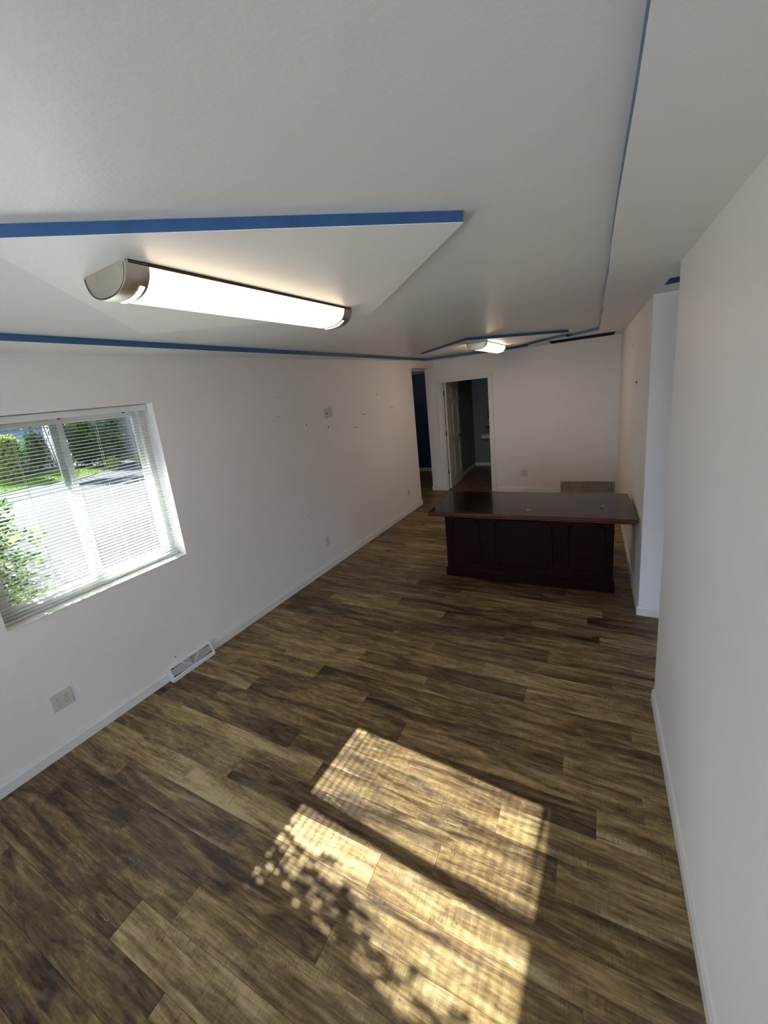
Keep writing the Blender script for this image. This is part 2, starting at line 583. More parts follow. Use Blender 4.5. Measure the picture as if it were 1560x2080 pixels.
far = MB()
rp = random.Random(5)
n_plank = 0
for k in range(-31, 54):
    ym = 1.998 + PITCH * (k + 0.5)
    ph = PHASE.get(k, rp.uniform(0, PLEN))
    xl, xr = XL(ym) - 0.01, W + 0.005
    single = -14 <= k <= 36
    if ym > YB - 0.02:
        xl, xr, single = -1.8, 2.1, False
    elif ym > YL - 0.05:
        xl = -1.8
    elif Y1 < ym < Y2:
        xr = 4.4
    start = ph - PLEN * math.ceil((ph + 2.2) / PLEN)
    x = start
    while x < 4.6:
        poly = clip_plank(k, x, x + PLEN, xl, xr)
        if poly:
            vs, fs = plank_mesh(poly)
            if single:
                o = MB().add(vs, fs).build('plank', M_PLANK, floor, loc=(poly[0][0], poly[0][1], 0))
                tone = None
                for (kk, xx), t in TONE.items():
                    if kk == k and x - 0.02 < xx < x + PLEN:
                        tone = t
                if tone is None:
                    tone = rp.choice([0.28, 0.32, 0.36, 0.42, 0.5, 0.58, 0.66]) if k < 14 else rp.uniform(0.3, 0.6)
                o.color = (tone * 1.0, rp.random(), rp.random(), 1)
                n_plank += 1
            else:
                far.add([(v[0] + poly[0][0], v[1] + poly[0][1], v[2]) for v in vs], fs)
        x += PLEN
fo = far.build('outlying_planks', M_PLANK, floor)
fo.color = (0.42, 0.3, 0.7, 1)
fo['kind'] = 'stuff'

# ---------------------------------------------------------------- left wall, with the window opening
Ltot = (YL + 2.5) / math.cos(TH)
U0 = -2.5                                                   # wall frame begins at y = -2.5


def U(y):
    return (y - U0) / math.cos(TH)


WY0, WY1, WZ0, WZ1 = 0.7601, 1.9197, 0.9047, 2.1118
wt = 0.215
w = MB()
w.box(-wt, 0, 0, U(WY0), 0, 2.62).box(-wt, 0, U(WY1), U(YL), 0, 2.62)
w.box(-wt, 0, U(WY0), U(WY1), 0, WZ0).box(-wt, 0, U(WY0), U(WY1), WZ1, 2.62)
wall_left = w.build('wall_left', M_WALL, loc=(XL(U0), U0, 0), rotz=LROT)
struct(wall_left, 'long white painted wall on the left with one window')
# header over the passage opening
hd = MB().box(-0.12, 0, U(YL), U(YB) - 0.002, ZH, 2.62).build('wall_header', M_WALL, loc=(XL(U0), U0, 0), rotz=LROT)
struct(hd, 'short white header over the passage opening at the end of the left wall')

# ---------------------------------------------------------------- other walls
DX0, DX1, DZ = 0.345, 1.212, 2.035
XB = 0.0685
bw = MB()
bw.box(XB, DX0, YB, YB + 0.12, 0, 2.62).box(DX1, W + 0.2, YB, YB + 0.12, 0, 2.62).box(DX0, DX1, YB, YB + 0.12, DZ, 2.62)
wall_back = bw.build('wall_back', M_WALL)
struct(wall_back, 'white back wall with a doorway, behind the desk')
rw = MB().box(W, W + 0.12, -2.5, Y1, 0, 2.62).build('wall_right', M_WALL)
struct(rw, 'white wall close on the right')
rw2 = MB().box(W, 4.6, Y2, YB, 0, 2.62).build('wall_right_back', M_WALL)
struct(rw2, 'white wall on the right beside the desk, its end facing the camera')
# alcove to the right of the gap, with a glazed door to the outside
al = MB()
al.box(W + 0.12, 4.6, Y1 - 0.12, Y1, 0, 2.62)
struct(al.build('wall_alcove', M_WALL), 'wall of the side entry, hidden behind the right wall')
# front wall behind the camera with two wide windows
fw = MB()
fw.box(-0.6, 0.10, -2.5, -2.34, 0, 2.62).box(3.0, W + 0.2, -2.5, -2.34, 0, 2.62).box(1.5, 1.6, -2.5, -2.34, 0, 2.62)
fw.box(0.10, 1.5, -2.5, -2.34, 0, 0.12).box(1.6, 3.0, -2.5, -2.34, 0, 0.12)
fw.box(0.10, 1.5, -2.5, -2.34, 2.3, 2.62).box(1.6, 3.0, -2.5, -2.34, 2.3, 2.62)
struct(fw.build('wall_front', M_WALL), 'front wall behind the camera with two tall shop windows')
for i, (a, b) in enumerate(((0.10, 1.5), (1.6, 3.0))):
    wn = empty('window_%d' % (i + 2), ((a + b) / 2, -2.42, 0.12))
    struct(wn)
    h = (b - a) / 2
    f = MB().box(-h, -h + .05, -.03, .03, 0, 2.18).box(h - .05, h, -.03, .03, 0, 2.18).box(-h + .05, h - .05, -.03, .03, 0, .05).box(-h + .05, h - .05, -.03, .03, 2.13, 2.18)
    f.build('window_frame', M_VINYL, wn)
    MB().box(-h + .05, h - .05, -.004, .004, .05, 2.13).build('pane', M_GLASS, wn)
# glazed side door closing the alcove
al = MB()
al.box(4.4, 4.52, Y1, 2.74, 0, 2.62).box(4.4, 4.52, 3.46, Y2, 0, 2.62).box(4.4, 4.52, 2.74, 3.46, 0, .25).box(4.4, 4.52, 2.74, 3.46, 1.0, 2.62)
struct(al.build('wall_side_entry', M_WALL), 'end wall of the side entry with a low window')
wn = empty('window_4', (4.46, 3.10, 0.25))
struct(wn)
f = MB().box(-.03, .03, -.36, -.31, 0, .75).box(-.03, .03, .31, .36, 0, .75).box(-.03, .03, -.31, .31, 0, .05).box(-.03, .03, -.31, .31, .70, .75)
f.build('window_frame', M_VINYL, wn)
MB().box(-.004, .004, -.31, .31, .05, .70).build('pane', M_GLASS, wn)
# passage and washroom behind
hw = MB()
hw.box(-1.9, 0.214, 9.05, 9.17, 0, 2.62)
struct(hw.build('wall_passage_end', M_NAVY), 'dark blue wall at the end of the passage')
blk = MB().box(XB, 0.319, YB + 0.12, 9.05, 0, 2.62).build('wall_passage_side', M_WALL)
struct(blk)
pl_ = empty('added_passage_light', (-1.0, 7.9, ZH - 0.03))  # added fill light, out of view, lifts the dark passage and its blue wall
tag(pl_, 'small dome light added out of view on the passage ceiling to brighten the passage', 'light')
MB().lathe([(.0001, 0), (.11, 0), (.11, -.02), (.0001, -.021)], (0, 0, 0), 20).build('base_plate', M_NICKEL, pl_)
MB().lathe([(.0001, -.085), (.06, -.075), (.09, -.05), (.10, -.022), (.0001, -.0215)], (0, 0, 0), 20).build('added_dome', emit('added_dome_glow', (1, .88, .8, 1), 5.0), pl_, smooth=True)
hs = MB().box(-1.9, -1.8, YL - 0.12, 9.17, 0, 2.62).box(-1.8, XL(YL) - 0.217, YL - 0.13, YL - 0.01, 0, 2.62)
struct(hs.build('wall_passage_outer', M_WALL))
BX, BYF = 2.0, 9.616
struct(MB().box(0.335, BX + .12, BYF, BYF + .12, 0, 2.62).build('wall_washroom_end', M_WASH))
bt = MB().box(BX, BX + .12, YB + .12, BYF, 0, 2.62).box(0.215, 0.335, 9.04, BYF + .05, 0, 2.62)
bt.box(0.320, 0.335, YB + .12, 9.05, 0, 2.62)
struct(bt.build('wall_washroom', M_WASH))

# ---------------------------------------------------------------- ceiling: low border, raised tray, slots
def fill(outer, holes, zf):
    bm = bmesh.new()
    es = []
    for loop in [outer] + holes:
        vs = [bm.verts.new((x, y, zf(x, y))) for x, y in loop]
        es += [bm.edges.new((vs[i], vs[(i + 1) % len(vs)])) for i in range(len(vs))]
    bmesh.ops.triangle_fill(bm, use_beauty=True, use_dissolve=False, edges=es)
    vs = [tuple(v.co) for v in bm.verts]
    bm.verts.index_update()
    fs = [tuple(v.index for v in f.verts) for f in bm.faces]
    bm.free()
    return vs, fs


TX0, TX1 = 0.2638, 2.8233
rt = random.Random(3)
tray = [(TX0, -1.5), (TX1, -1.5)]
for i in range(1, 15):                                           # the right edge wanders a little
    y = -1.5 + i * (5.93 + 1.5) / 15
    tray.append((TX1 + rt.uniform(-0.004, 0.004), y))
tray += [(TX1, 5.93), (2.66, 6.14), (2.482, 6.316), (2.45, 6.262), (2.33, 6.30), (2.2, 6.417), (2.06, 6.57), (1.93, 6.76), (1.885, 6.98), (1.70, 7.10), (1.5, 7.16),
         (1.25, 7.09), (1.0, 7.0), (0.43, 6.9), (TX0, 6.88)]
slot_back = [(2.20, 6.60), (3.02, 6.60), (3.02, 7.24), (2.20, 7.24)]
slot_side = [(3.135, 3.03), (4.2, 3.03), (4.2, 3.25), (3.135, 3.25)]
vs, fs = fill([(-0.6, -2.5), (4.6, -2.5), (4.6, YB + 0.12), (-0.6, YB + 0.12)], [tray, slot_back, slot_side], lambda x, y: zc(y))
cb = MB().add(vs, fs)
ceiling = cb.build('ceiling', M_CEIL)
struct(ceiling, 'white ceiling with a raised middle outlined in blue')
TRAYH = 0.036
zt = lambda x, y: zc(y) + TRAYH
vs, fs = fill(tray, [], zt)
struct(MB().add(vs, fs).build('tray_panel', M_CEIL, ceiling))


def edge_strip(loop, h, closed=True):
    m = MB()
    n = len(loop)
    for i in range(n if closed else n - 1):
        a, b = loop[i], loop[(i + 1) % n]
        m.add([(a[0], a[1], zc(a[1])), (b[0], b[1], zc(b[1])), (b[0], b[1], zc(b[1]) + h), (a[0], a[1], zc(a[1]) + h)], [(0, 1, 2, 3)])
    return m


eb = edge_strip(tray, TRAYH).build('blue_edge', M_BLUE, ceiling)
eb['label'] = 'blue painted edge around the raised middle of the ceiling'
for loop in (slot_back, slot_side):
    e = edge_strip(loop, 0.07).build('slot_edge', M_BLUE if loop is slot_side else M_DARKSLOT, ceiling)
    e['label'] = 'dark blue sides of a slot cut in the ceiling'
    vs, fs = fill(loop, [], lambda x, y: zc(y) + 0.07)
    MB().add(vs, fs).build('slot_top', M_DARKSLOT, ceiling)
struct(MB().box(-1.9, 0.0685, YL - 0.1, 9.1, ZH - 0.03, ZH + 0.12).build('ceiling_passage', M_CEIL))
struct(MB().box(0.2, 2.1, YB + 0.12, 9.7, 2.4, 2.5).build('ceiling_washroom', M_CEIL))
struct(MB().box(-2.0, 4.7, -2.6, 9.9, 2.62, 2.75).build('roof', M_EXT))
struct(MB().prism([(-0.05, 2.25), (-0.05, 2.45), (-0.95, 2.40), (-0.95, 2.25)], 'y', 0, 9).build('eave', M_EXT, loc=(XL(-2.5) - 0.30, -2.5, 0), rotz=LROT))

# ---------------------------------------------------------------- baseboards
def board_profile(h=0.083):
    return [(0, 0), (0.013, 0), (0.013, h * 0.74), (0.0095, h * 0.86), (0.0075, h), (0, h)]


def baseboard(name, x, y, length, rot, parent=None):
    """Board standing against a wall: local +x out of the wall, +y along it."""
    o = MB().prism(board_profile(), 'y', 0, length).build(name, M_TRIM, parent, loc=(x, y, 0), rotz=rot)
    struct(o)
    return o


REG0, REG1 = 1.548, 1.938
yv = lambda y: (XL(y), y)
baseboard('baseboard_left', *yv(-2.34), (REG0 - 0.002 + 2.34) / math.cos(TH), LROT)
baseboard('baseboard_left_back', *yv(REG1 + 0.002), (YL + 0.012 - REG1) / math.cos(TH), LROT)
PI = math.pi
baseboard('baseboard_right', W, Y1, Y1 + 2.34, PI)
baseboard('baseboard_right_back', W, YB, YB - Y2 + 0.013, PI)
baseboard('baseboard_alcove', W - 0.013, Y2, 1.4, -PI / 2)
baseboard('baseboard_back', 1.283, YB, 2.312 - 1.283, -PI / 2)
baseboard('baseboard_back_end', 3.098, YB, W - 3.098, -PI / 2)
baseboard('baseboard_back_left', XB - 0.013, YB, 0.275 - XB + 0.013, -PI / 2)
baseboard('baseboard_passage', -1.8, 9.05, 1.87, -PI / 2)
baseboard('baseboard_passage_corner', XB, 9.05, 9.05 - YB - 0.02, PI)
baseboard('baseboard_washroom', 0.335, YB + 0.9, BYF - YB - 0.9, 0)
baseboard('baseboard_washroom_end', 0.335, BYF, 1.66, -PI / 2)

# ---------------------------------------------------------------- window in the left wall
win = empty('window_1', (XL(0.5 * (WY0 + WY1)), 0.5 * (WY0 + WY1), WZ0), LROT)
struct(win, 'white vinyl sliding window half covered by blinds')
hw_, hh = (WY1 - WY0) / 2 / math.cos(TH) - 0.001, WZ1 - WZ0
fr = MB()
fr.box(-.205, -.135, -hw_, -hw_ + .045, 0, hh).box(-.205, -.135, hw_ - .045, hw_, 0, hh)
fr.box(-.205, -.135, -hw_ + .045, hw_ - .045, 0, .045).box(-.205, -.135, -hw_ + .045, hw_ - .045, hh - .045, hh)
fr.build('window_frame', M_VINYL, win, bevel=.004)
for s, dx in ((-1, -.158), (1, -.182)):                        # two sliding sashes, one behind the other
    a, b = (-hw_ + .045, .035) if s < 0 else (-.035, hw_ - .045)
    sf = MB()
    sf.box(dx - .011, dx + .011, a, a + .036, .045, hh - .045).box(dx - .011, dx + .011, b - .036, b, .045, hh - .045)
    sf.box(dx - .011, dx + .011, a + .036, b - .036, .045, .08).box(dx - .011, dx + .011, a + .036, b - .036, hh - .08, hh - .045)
    so = sf.build('sash', M_VINYL, win, bevel=.003)
    MB().box(dx - .003, dx + .003, a + .034, b - .034, .078, hh - .078).build('pane', M_GLASS, so)
MB().box(-.27, -.216, hw_ - .005, hw_ + .08, -.06, hh + .06).box(-.245, -.216, -hw_ - .08, -hw_ + .01, -.06, hh + .06).build('outer_casing', M_EXT, win)
MB().box(-.135, .006, -hw_, hw_, 0.0005, .010).build('sill', M_TRIM, win, bevel=.003)

# blinds
bl = empty('window_blind', (XL(0.5 * (WY0 + WY1)) - 0.100 * math.cos(TH), 0.5 * (WY0 + WY1) + 0.100 * math.sin(TH), 0.937), LROT)
tag(bl, 'white aluminium mini blind hanging open in the left wall window', 'blind')
bh = hw_ - 0.006
MB().box(-.022, .020, -bh, bh, 1.130, 1.171).build('headrail', M_SLAT, bl, bevel=.003)
MB().box(-.012, .012, -bh + .004, bh - .004, -.020, -.006).build('bottom_rail', M_SLAT, bl, bevel=.003)
# one slat, tilted a little, crowned across its width
TIL = math.radians(5.0)
prof = []
for i in range(5):
    t = -1 + i * 0.5
    prof.append((t * 0.0125, 0.0022 * (1 - t * t)))
sl = MB()
pts = [(q[0] * math.cos(TIL) + q[1] * math.sin(TIL), -q[0] * math.sin(TIL) + q[1] * math.cos(TIL)) for q in prof]
ring = pts + [(q[0], q[1] - 0.0006) for q in reversed(pts)]
sl.prism(ring, 'y', -bh + .003, bh - .003)
slat0 = sl.build('slat', M_SLAT, bl, smooth=True)
NS = 50
for i in range(NS):
    z = 0.008 + i * 0.0224
    o = slat0 if i == 0 else slat0.copy()
    if i:
        COL.objects.link(o)
        o.parent = bl
    o.location = (0, 0, z)
wc = 0.5 * (WY0 + WY1)
for y in (0.84, 1.08, 1.545, 1.76):
    u = y - wc
    MB().tube([(.0135, u, -.006), (.0135, u, 1.122)], .0009, 5).build('ladder_cord', M_CORD, bl)
    MB().tube([(-.0135, u, -.006), (-.0135, u, 1.122)], .0009, 5).build('ladder_cord', M_CORD, bl)
for y in (1.765, 1.785):
    MB().tube([(.017, y - wc, 0.12), (.0165, y - wc, 1.122)], .0012, 6).build('pull_cord', M_CORD, bl)
for y in (1.335, 1.74):
    MB().box(.019, .023, y - wc - .008, y - wc + .008, 1.124, 1.131).build('headrail_clip', M_HOLE, bl)

# ---------------------------------------------------------------- outlets, plates
def outlet_parts(root, gangs, detail=True):
    """Wall plate in local frame: +x out of the wall, y along it, z up, centred on the origin."""
    wd = 0.070 if gangs == 1 else 0.115
    MB().box(0, .005, -wd / 2, wd / 2, -.057, .057).build('cover_plate', M_PLATE, root, bevel=.002)
    for g in range(gangs):
        yc = 0 if gangs == 1 else (g - 0.5) * 0.046
        for s in (-1, 1):
            zc_ = s * 0.0195
            rec = MB()
            poly = []
            for k in range(16):
                a = 2 * PI * k / 16
                poly.append((yc + 0.0172 * math.cos(a), zc_ + max(-.0135, min(.0135, 0.0172 * math.sin(a)))))
            rec.prism(poly, 'x', .005, .0066)
            r = rec.build('receptacle', M_PLATE, root)
            hb = MB()
            hb.box(.0062, .0069, yc - .0075, yc - .0055, zc_ - .001, zc_ + .0075).box(.0062, .0069, yc + .0055, yc + .0075, zc_ - .001, zc_ + .0065)
            hb.lathe([(.0001, .0062), (.0026, .0062), (.0026, .0069), (.0001, .0069)], (0, yc, zc_ - .008), 8, 'x')
            hb.build('slots', M_HOLE, r)
        MB().lathe([(.0001, .005), (.003, .005), (.0022, .0062), (.0001, .0064)], (0, yc, 0), 8, 'x').build('screw', M_PLATE, root)


def left_thing(name, y, z, off=0.0):
    return empty(name, (XL(y) + off, y, z), LROT)


o = left_thing('wall_outlet', 0.896, 0.348)
tag(o, 'double-gang four-socket outlet low on the left wall under the window, nearest the camera', 'outlet', 'outlets along the left wall')
outlet_parts(o, 2)
o = left_thing('wall_outlet', 3.695, 0.342)
tag(o, 'single outlet on the left wall about midway between register and passage', 'outlet', 'outlets along the left wall')
outlet_parts(o, 1)
o = left_thing('wall_outlet', 5.905, 0.342)
tag(o, 'single outlet at the far end of the left wall next to the passage', 'outlet', 'outlets along the left wall')
outlet_parts(o, 1)
o = empty('wall_outlet', (1.748, YB, 0.338), -PI / 2)
tag(o, 'double-gang outlet on the back wall between the door and the grille', 'outlet')
outlet_parts(o, 2)
# two low-voltage plates high on the left wall
o = left_thing('cable_plate', 3.985, 1.823)
tag(o, 'cable plate with a dark centre hole high on the left wall, left of a pair', 'wall plate', 'plates high on the left wall')
MB().box(0, .006, -.036, .036, -.058, .058).build('cover_plate', M_PLATE, o, bevel=.002)
MB().lathe([(.0001, .006), (.008, .006), (.0075, .010), (.0001, .011)], (0, 0, -.003), 10, 'x').build('cable_jack', M_HOLE, o)
o = left_thing('blank_plate', 4.072, 1.828)
tag(o, 'blank plate high on the left wall, right of a pair', 'wall plate', 'plates high on the left wall')
MB().box(0, .006, -.036, .036, -.058, .058).build('cover_plate', M_PLATE, o, bevel=.002)
for s in (-1, 1):
    MB().lathe([(.0001, .006), (.003, .006), (.0022, .0072), (.0001, .0074)], (0, 0, s * .042), 8, 'x').build('screw', M_PLATE, o)
o = empty('switch_plate', (W, 4.50, 1.822), PI)
tag(o, 'white plate with a dark jack on the right wall above the desk', 'wall plate')
MB().box(0, .006, -.06, .06, -.060, .060).build('cover_plate', M_TRIM, o, bevel=.002)
MB().lathe([(.0001, .006), (.010, .006), (.009, .012), (.0001, .013)], (0, 0, .0), 10, 'x').build('cable_jack', M_HOLE, o)

# nail holes and scuffs left in the walls
def nail(x, y, z, rot, parent, r=0.004, w=None, h=None, name='nail_hole'):
    m = MB()
    if w:
        m.box(-.001, .0006, -w / 2, w / 2, -h / 2, h / 2)
    else:
        m.lathe([(.0001, .0002), (r, .0002), (r * .7, .001), (.0001, .0012)], (0, 0, 0), 8, 'x')
    o = m.build(name, M_HOLE)
    o.matrix_world = Matrix.Translation((x, y, z)) @ Matrix.Rotation(rot, 4, 'Z')
    o.parent = parent
    o.matrix_parent_inverse = parent.matrix_world.inverted()
    return o


bpy.context.view_layer.update()
for i, (y, z) in enumerate([(3.239, 2.054), (3.19, 1.873), (3.606, 1.737), (3.609, 1.671), (3.995, 1.659), (5.18, 1.961), (4.332, 0.43), (3.422, 0.74),
                            (5.175, 0.392), (1.638, 0.154), (5.846, 1.569)]):
    big = i in (4, 5)
    nail(XL(y), y, z, LROT, wall_left, 0.011 if big else (0.007 if i in (2, 6) else 0.005))
for y, z, wd in [(4.816, 1.726, .10), (4.578, 1.582, .085), (5.598, 1.743, .07)]:
    nail(XL(y), y, z, LROT, wall_left, w=wd, h=.006, name='scuff_mark')
for i, (y, z) in enumerate([(5.19, 2.153), (5.172, 2.178), (6.035, 2.14), (4.105, 2.054), (5.633, 1.871), (6.195, 1.598), (5.149, 1.622), (3.815, 1.659),
                            (4.619, 1.292), (3.863, 1.273)]):
    nail(W, y, z, PI, rw2, 0.012 if i in (0, 1, 2) else 0.007)
for x, z in [(2.087, 2.083), (1.255, 0.93)]:
    nail(x, YB if x > 1.3 else YB - 0.017, z, -PI / 2, wall_back, 0.0045)

# ---------------------------------------------------------------- floor register on the left baseboard
reg = empty('floor_register', (XL(1.743), 1.743, 0.0), LROT)
tag(reg, 'white sloped baseboard register with curved fins against the left wall', 'register')
RH = 0.195
p0, p1 = Vector((.065, .022)), Vector((.018, .105))
sdir = (p1 - p0).normalized()
ndir = Vector((sdir.y, -sdir.x))
SL = (p1 - p0).length


def SP(y, s, n):
    q = p0 + sdir * s + ndir * n
    return (q.x, y, q.y)


def slope_box(m, y0, y1, s0, s1, n0, n1):
    vs = [SP(y, s_, n_) for n_ in (n0, n1) for s_ in (s0, s1) for y in (y0, y1)]
    return m.add(vs, [(0, 1, 3, 2), (4, 6, 7, 5), (0, 4, 5, 1), (1, 5, 7, 3), (3, 7, 6, 2), (2, 6, 4, 0)])


bd = MB()
prof_r = [(0.0005, 0), (.065, 0), (.065, .022), (.018, .105), (0.0005, .105)]
bd.prism(prof_r, 'y', -RH, -RH + .004).prism(prof_r, 'y', RH - .004, RH)
bd.box(.061, .065, -RH + .004, RH - .004, 0, .022).box(0.0005, .018, -RH + .004, RH - .004, .101, .105)
body = bd.build('body', M_REG, reg)
cav = MB().prism([(.003, .002), (.050, .002), (.050, .02), (.008, .095), (.003, .095)], 'y', -RH + .005, RH - .005)
cav.build('cavity', M_HOLE, reg)
ff = MB()
slope_box(ff, -RH, RH, 0, .014, -.004, .001)
slope_box(ff, -RH, RH, SL - .012, SL, -.004, .001)
slope_box(ff, -RH, -RH + .018, .014, SL - .012, -.004, .001)
slope_box(ff, RH - .018, RH, .014, SL - .012, -.004, .001)
ff.build('face_frame', M_REG, reg)
fins = MB()
R = 0.016
while R < 0.2:
    run = []
    N = 40
    for i in range(N + 1):
        a = PI * i / N
        y, s_ = R * math.cos(a), 0.010 + R * math.sin(a)
        if abs(y) < RH - .018 and .013 < s_ < SL - .011:
            run.append(a)
        else:
            if len(run) > 1:
                vs = []
                for a2 in run:
                    for rr in (R - .0013, R + .0013):
                        for nn in (-.010, -.001):
                            vs.append(SP(rr * math.cos(a2), .010 + rr * math.sin(a2), nn))
                fs = []
                for j in range(len(run) - 1):
                    b = 4 * j
                    fs += [(b, b + 4, b + 5, b + 1), (b + 2, b + 3, b + 7, b + 6), (b + 1, b + 5, b + 7, b + 3), (b, b + 2, b + 6, b + 4)]
                fins.add(vs, fs)
            run = []
    R += 0.0072
fo2 = fins.build('fins', M_REG, reg)
fo2['kind'] = 'stuff'
for sg in (-1, 1):
    m = MB()
    e = sg * .078
    d = Vector((e, SL - .024)).normalized()
    nx = Vector((-d.y, d.x)) * .0028
    A, B2 = Vector((0, .012)), Vector((e, SL - .012))
    q = [A + nx, A - nx, B2 - nx, B2 + nx]
    m.add([SP(v.x, v.y, n_) for n_ in (-.006, .0005) for v in q], [(3, 2, 1, 0), (4, 5, 6, 7), (0, 1, 5, 4), (1, 2, 6, 5), (2, 3, 7, 6), (3, 0, 4, 7)])
    m.build('brace', M_REG, reg)
for z in (.075, .092):
    q = SP(RH - .008, z - .02, .0005)
    MB().lathe([(.0001, -.001), (.0028, -.001), (.0028, .0012), (.0001, .0014)], q, 8, 'x').build('screw', M_HOLE, reg)

# ---------------------------------------------------------------- return air grille on the back wall
gr = empty('return_grille', (2.706, YB, 0.006), -PI / 2)
tag(gr, 'wide beige return air grille with five louvred bays at the foot of the back wall', 'grille')
GW, GH = 0.391, 0.197
m = MB()
m.box(.0006, .016, -GW, GW, 0, .024).box(.0006, .016, -GW, GW, GH - .022, GH).box(.0006, .016, -GW, -GW + .028, .024, GH - .022).box(.0006, .016, GW - .040, GW, .024, GH - .022)
m.build('frame', M_GRILLE, gr, bevel=.003)
MB().box(.0004, .002, -GW + .027, GW - .039, .023, GH - .021).build('backing', M_DARKSLOT, gr)
a0, b0 = -GW + .028, GW - .040
bayw = (b0 - a0) / 5
for i in range(1, 5):
    MB().box(.002, .015, a0 + i * bayw - .006, a0 + i * bayw + .006, .024, GH - .022).build('mullion', M_GRILLE, gr)
lv0 = None
for i in range(5):
    for k in range(7):
        z = .034 + k * .0205
        if lv0 is None:
            mm = MB().add([(.003, -bayw / 2 + .006, .008), (.014, -bayw / 2 + .006, -.004), (.014, bayw / 2 - .006, -.004), (.003, bayw / 2 - .006, .008),
                           (.003, -bayw / 2 + .006, .0095), (.014, -bayw / 2 + .006, -.0025), (.014, bayw / 2 - .006, -.0025), (.003, bayw / 2 - .006, .0095)],
                          [(3, 2, 1, 0), (4, 5, 6, 7), (0, 1, 5, 4), (1, 2, 6, 5), (2, 3, 7, 6), (3, 0, 4, 7)])
            lv0 = mm.build('louvre', M_GRILLE, gr)
            c = lv0
        else:
            c = lv0.copy()
            COL.objects.link(c)
            c.parent = gr
        c.location = (0, a0 + (i + .5) * bayw, z)

# ---------------------------------------------------------------- doorway and six-panel door
door = empty('door_1', (0.366, YB + 0.125, 0.012), 0)
struct(door, 'white six-panel door standing open into the dim washroom')
DT, DW, DH = .036, .80, 2.005
x0, x1 = .004, .004 + DT
rows = [(.23, .83), (1.0, 1.60), (1.70, 1.90)]
st, ml = .11, .10
pw = (DW - 2 * st - ml) / 2
colsY = [(st, st + pw), (st + pw + ml, DW - st)]
m = MB()
m.box(x0, x1, 0, st, 0, DH).box(x0, x1, DW - st, DW, 0, DH)
zz = 0
for a, b in rows + [(DH, DH)]:
    m.box(x0, x1, st, DW - st, zz, a)
    zz = b
for a, b in rows:
    m.box(x0, x1, st + pw, st + pw + ml, a, b)
m.build('leaf', M_DOOR, door)
for a, b in rows:
    for c, d in colsY:
        q = MB()
        q.box(x0 + .010, x1 - .010, c, d, a, b)
        for sg, xf in ((1, x1 - .010), (-1, x0 + .010)):
            i1, i2 = .022, .040
            o4 = [(c + i1, a + i1), (d - i1, a + i1), (d - i1, b - i1), (c + i1, b - i1)]
            n4 = [(c + i2, a + i2), (d - i2, a + i2), (d - i2, b - i2), (c + i2, b - i2)]
            vs = [(xf, *v) for v in o4] + [(xf + sg * .007, *v) for v in n4]
            q.add(vs, [(4, 5, 6, 7), (0, 1, 5, 4), (1, 2, 6, 5), (2, 3, 7, 6), (3, 0, 4, 7)])
        q.build('panel', M_DOOR, door)
hn = MB()
hn.lathe([(.0001, .0), (.027, .0), (.027, .006), (.012, .008), (.010, .040), (.0001, .041)], (x1, DW - .065, .935), 14, 'x')
hn.tube([(x1 + .036, DW - .065, .935), (x1 + .040, DW - .11, .936), (x1 + .040, DW - .175, .932)], [.009, .008, .006], 8)
hn.build('handle', M_HINGE, door, smooth=True)
for z in (.34, 1.07, 1.81):
    h = MB()
    h.tube([(-.003, -.006, z - .045), (-.003, -.006, z + .045)], .0065, 8).box(-.004, .012, -.004, -.001, z - .045, z + .045)
    h.build('hinge', M_HINGE, door)
cs = MB()
y0 = YB - .016
cs.box(.275, .351, y0, YB - .0005, 0, 2.041).box(1.206, 1.274, y0, YB - .0005, 0, 2.041).box(.275, 1.274, y0, YB - .0005, 2.041, 2.097)
cs.box(.275, .290, y0 - .006, y0, 0, 2.097).box(1.259, 1.274, y0 - .006, y0, 0, 2.097).box(.290, 1.259, y0 - .006, y0, 2.082, 2.097)
struct(cs.build('trim_1', M_TRIM, bevel=.003), 'white casing around the washroom doorway')
jm = MB()
jm.box(DX0 + .0005, DX0 + .018, YB, YB + .12, 0, DZ - .0005).box(DX1 - .018, DX1 - .0005, YB, YB + .12, 0, DZ - .0005).box(DX0 + .018, DX1 - .018, YB, YB + .12, DZ - .018, DZ - .0005)
jm.box(DX1 - .030, DX1 - .018, YB + .04, YB + .075, 0, DZ - .018).box(DX0 + .018, DX0 + .030, YB + .04, YB + .075, 0, DZ - .018)
struct(jm.build('trim_2', M_TRIM), 'white jamb of the washroom doorway')

# washroom: wall-hung basin and black soap dispenser
sk = empty('wash_basin', (0.86, BYF, 0.60))
tag(sk, 'white wall-hung wash basin on the far wall of the dim washroom', 'sink')
m = MB()
prof_b = [(0, .21), (-.34, .21), (-.38, .18), (-.37, .10), (-.26, .05), (0, .03)]
m.prism(prof_b, 'x', -.27, .27)
m.build('basin', M_PORC, sk, bevel=.012, smooth=True)
m = MB()
m.tube([(-.14, -.07, .20), (-.14, -.075, .30), (-.155, -.10, .335), (-.18, -.14, .34), (-.20, -.17, .31)], [.016, .014, .012, .011, .010], 8)
m.build('faucet', M_BLACK, sk, smooth=True)
sdp = empty('soap_dispenser', (0.745, BYF, 1.10))
tag(sdp, 'black soap dispenser on the washroom wall above the basin', 'dispenser')
MB().box(-.055, .055, -.10, -.0005, 0, .215).build('housing', M_BLACK, sdp, bevel=.012, smooth=True)
MB().box(-.030, .030, -.115, -.100, .02, .09).build('push_bar', M_BLACK, sdp, bevel=.004)

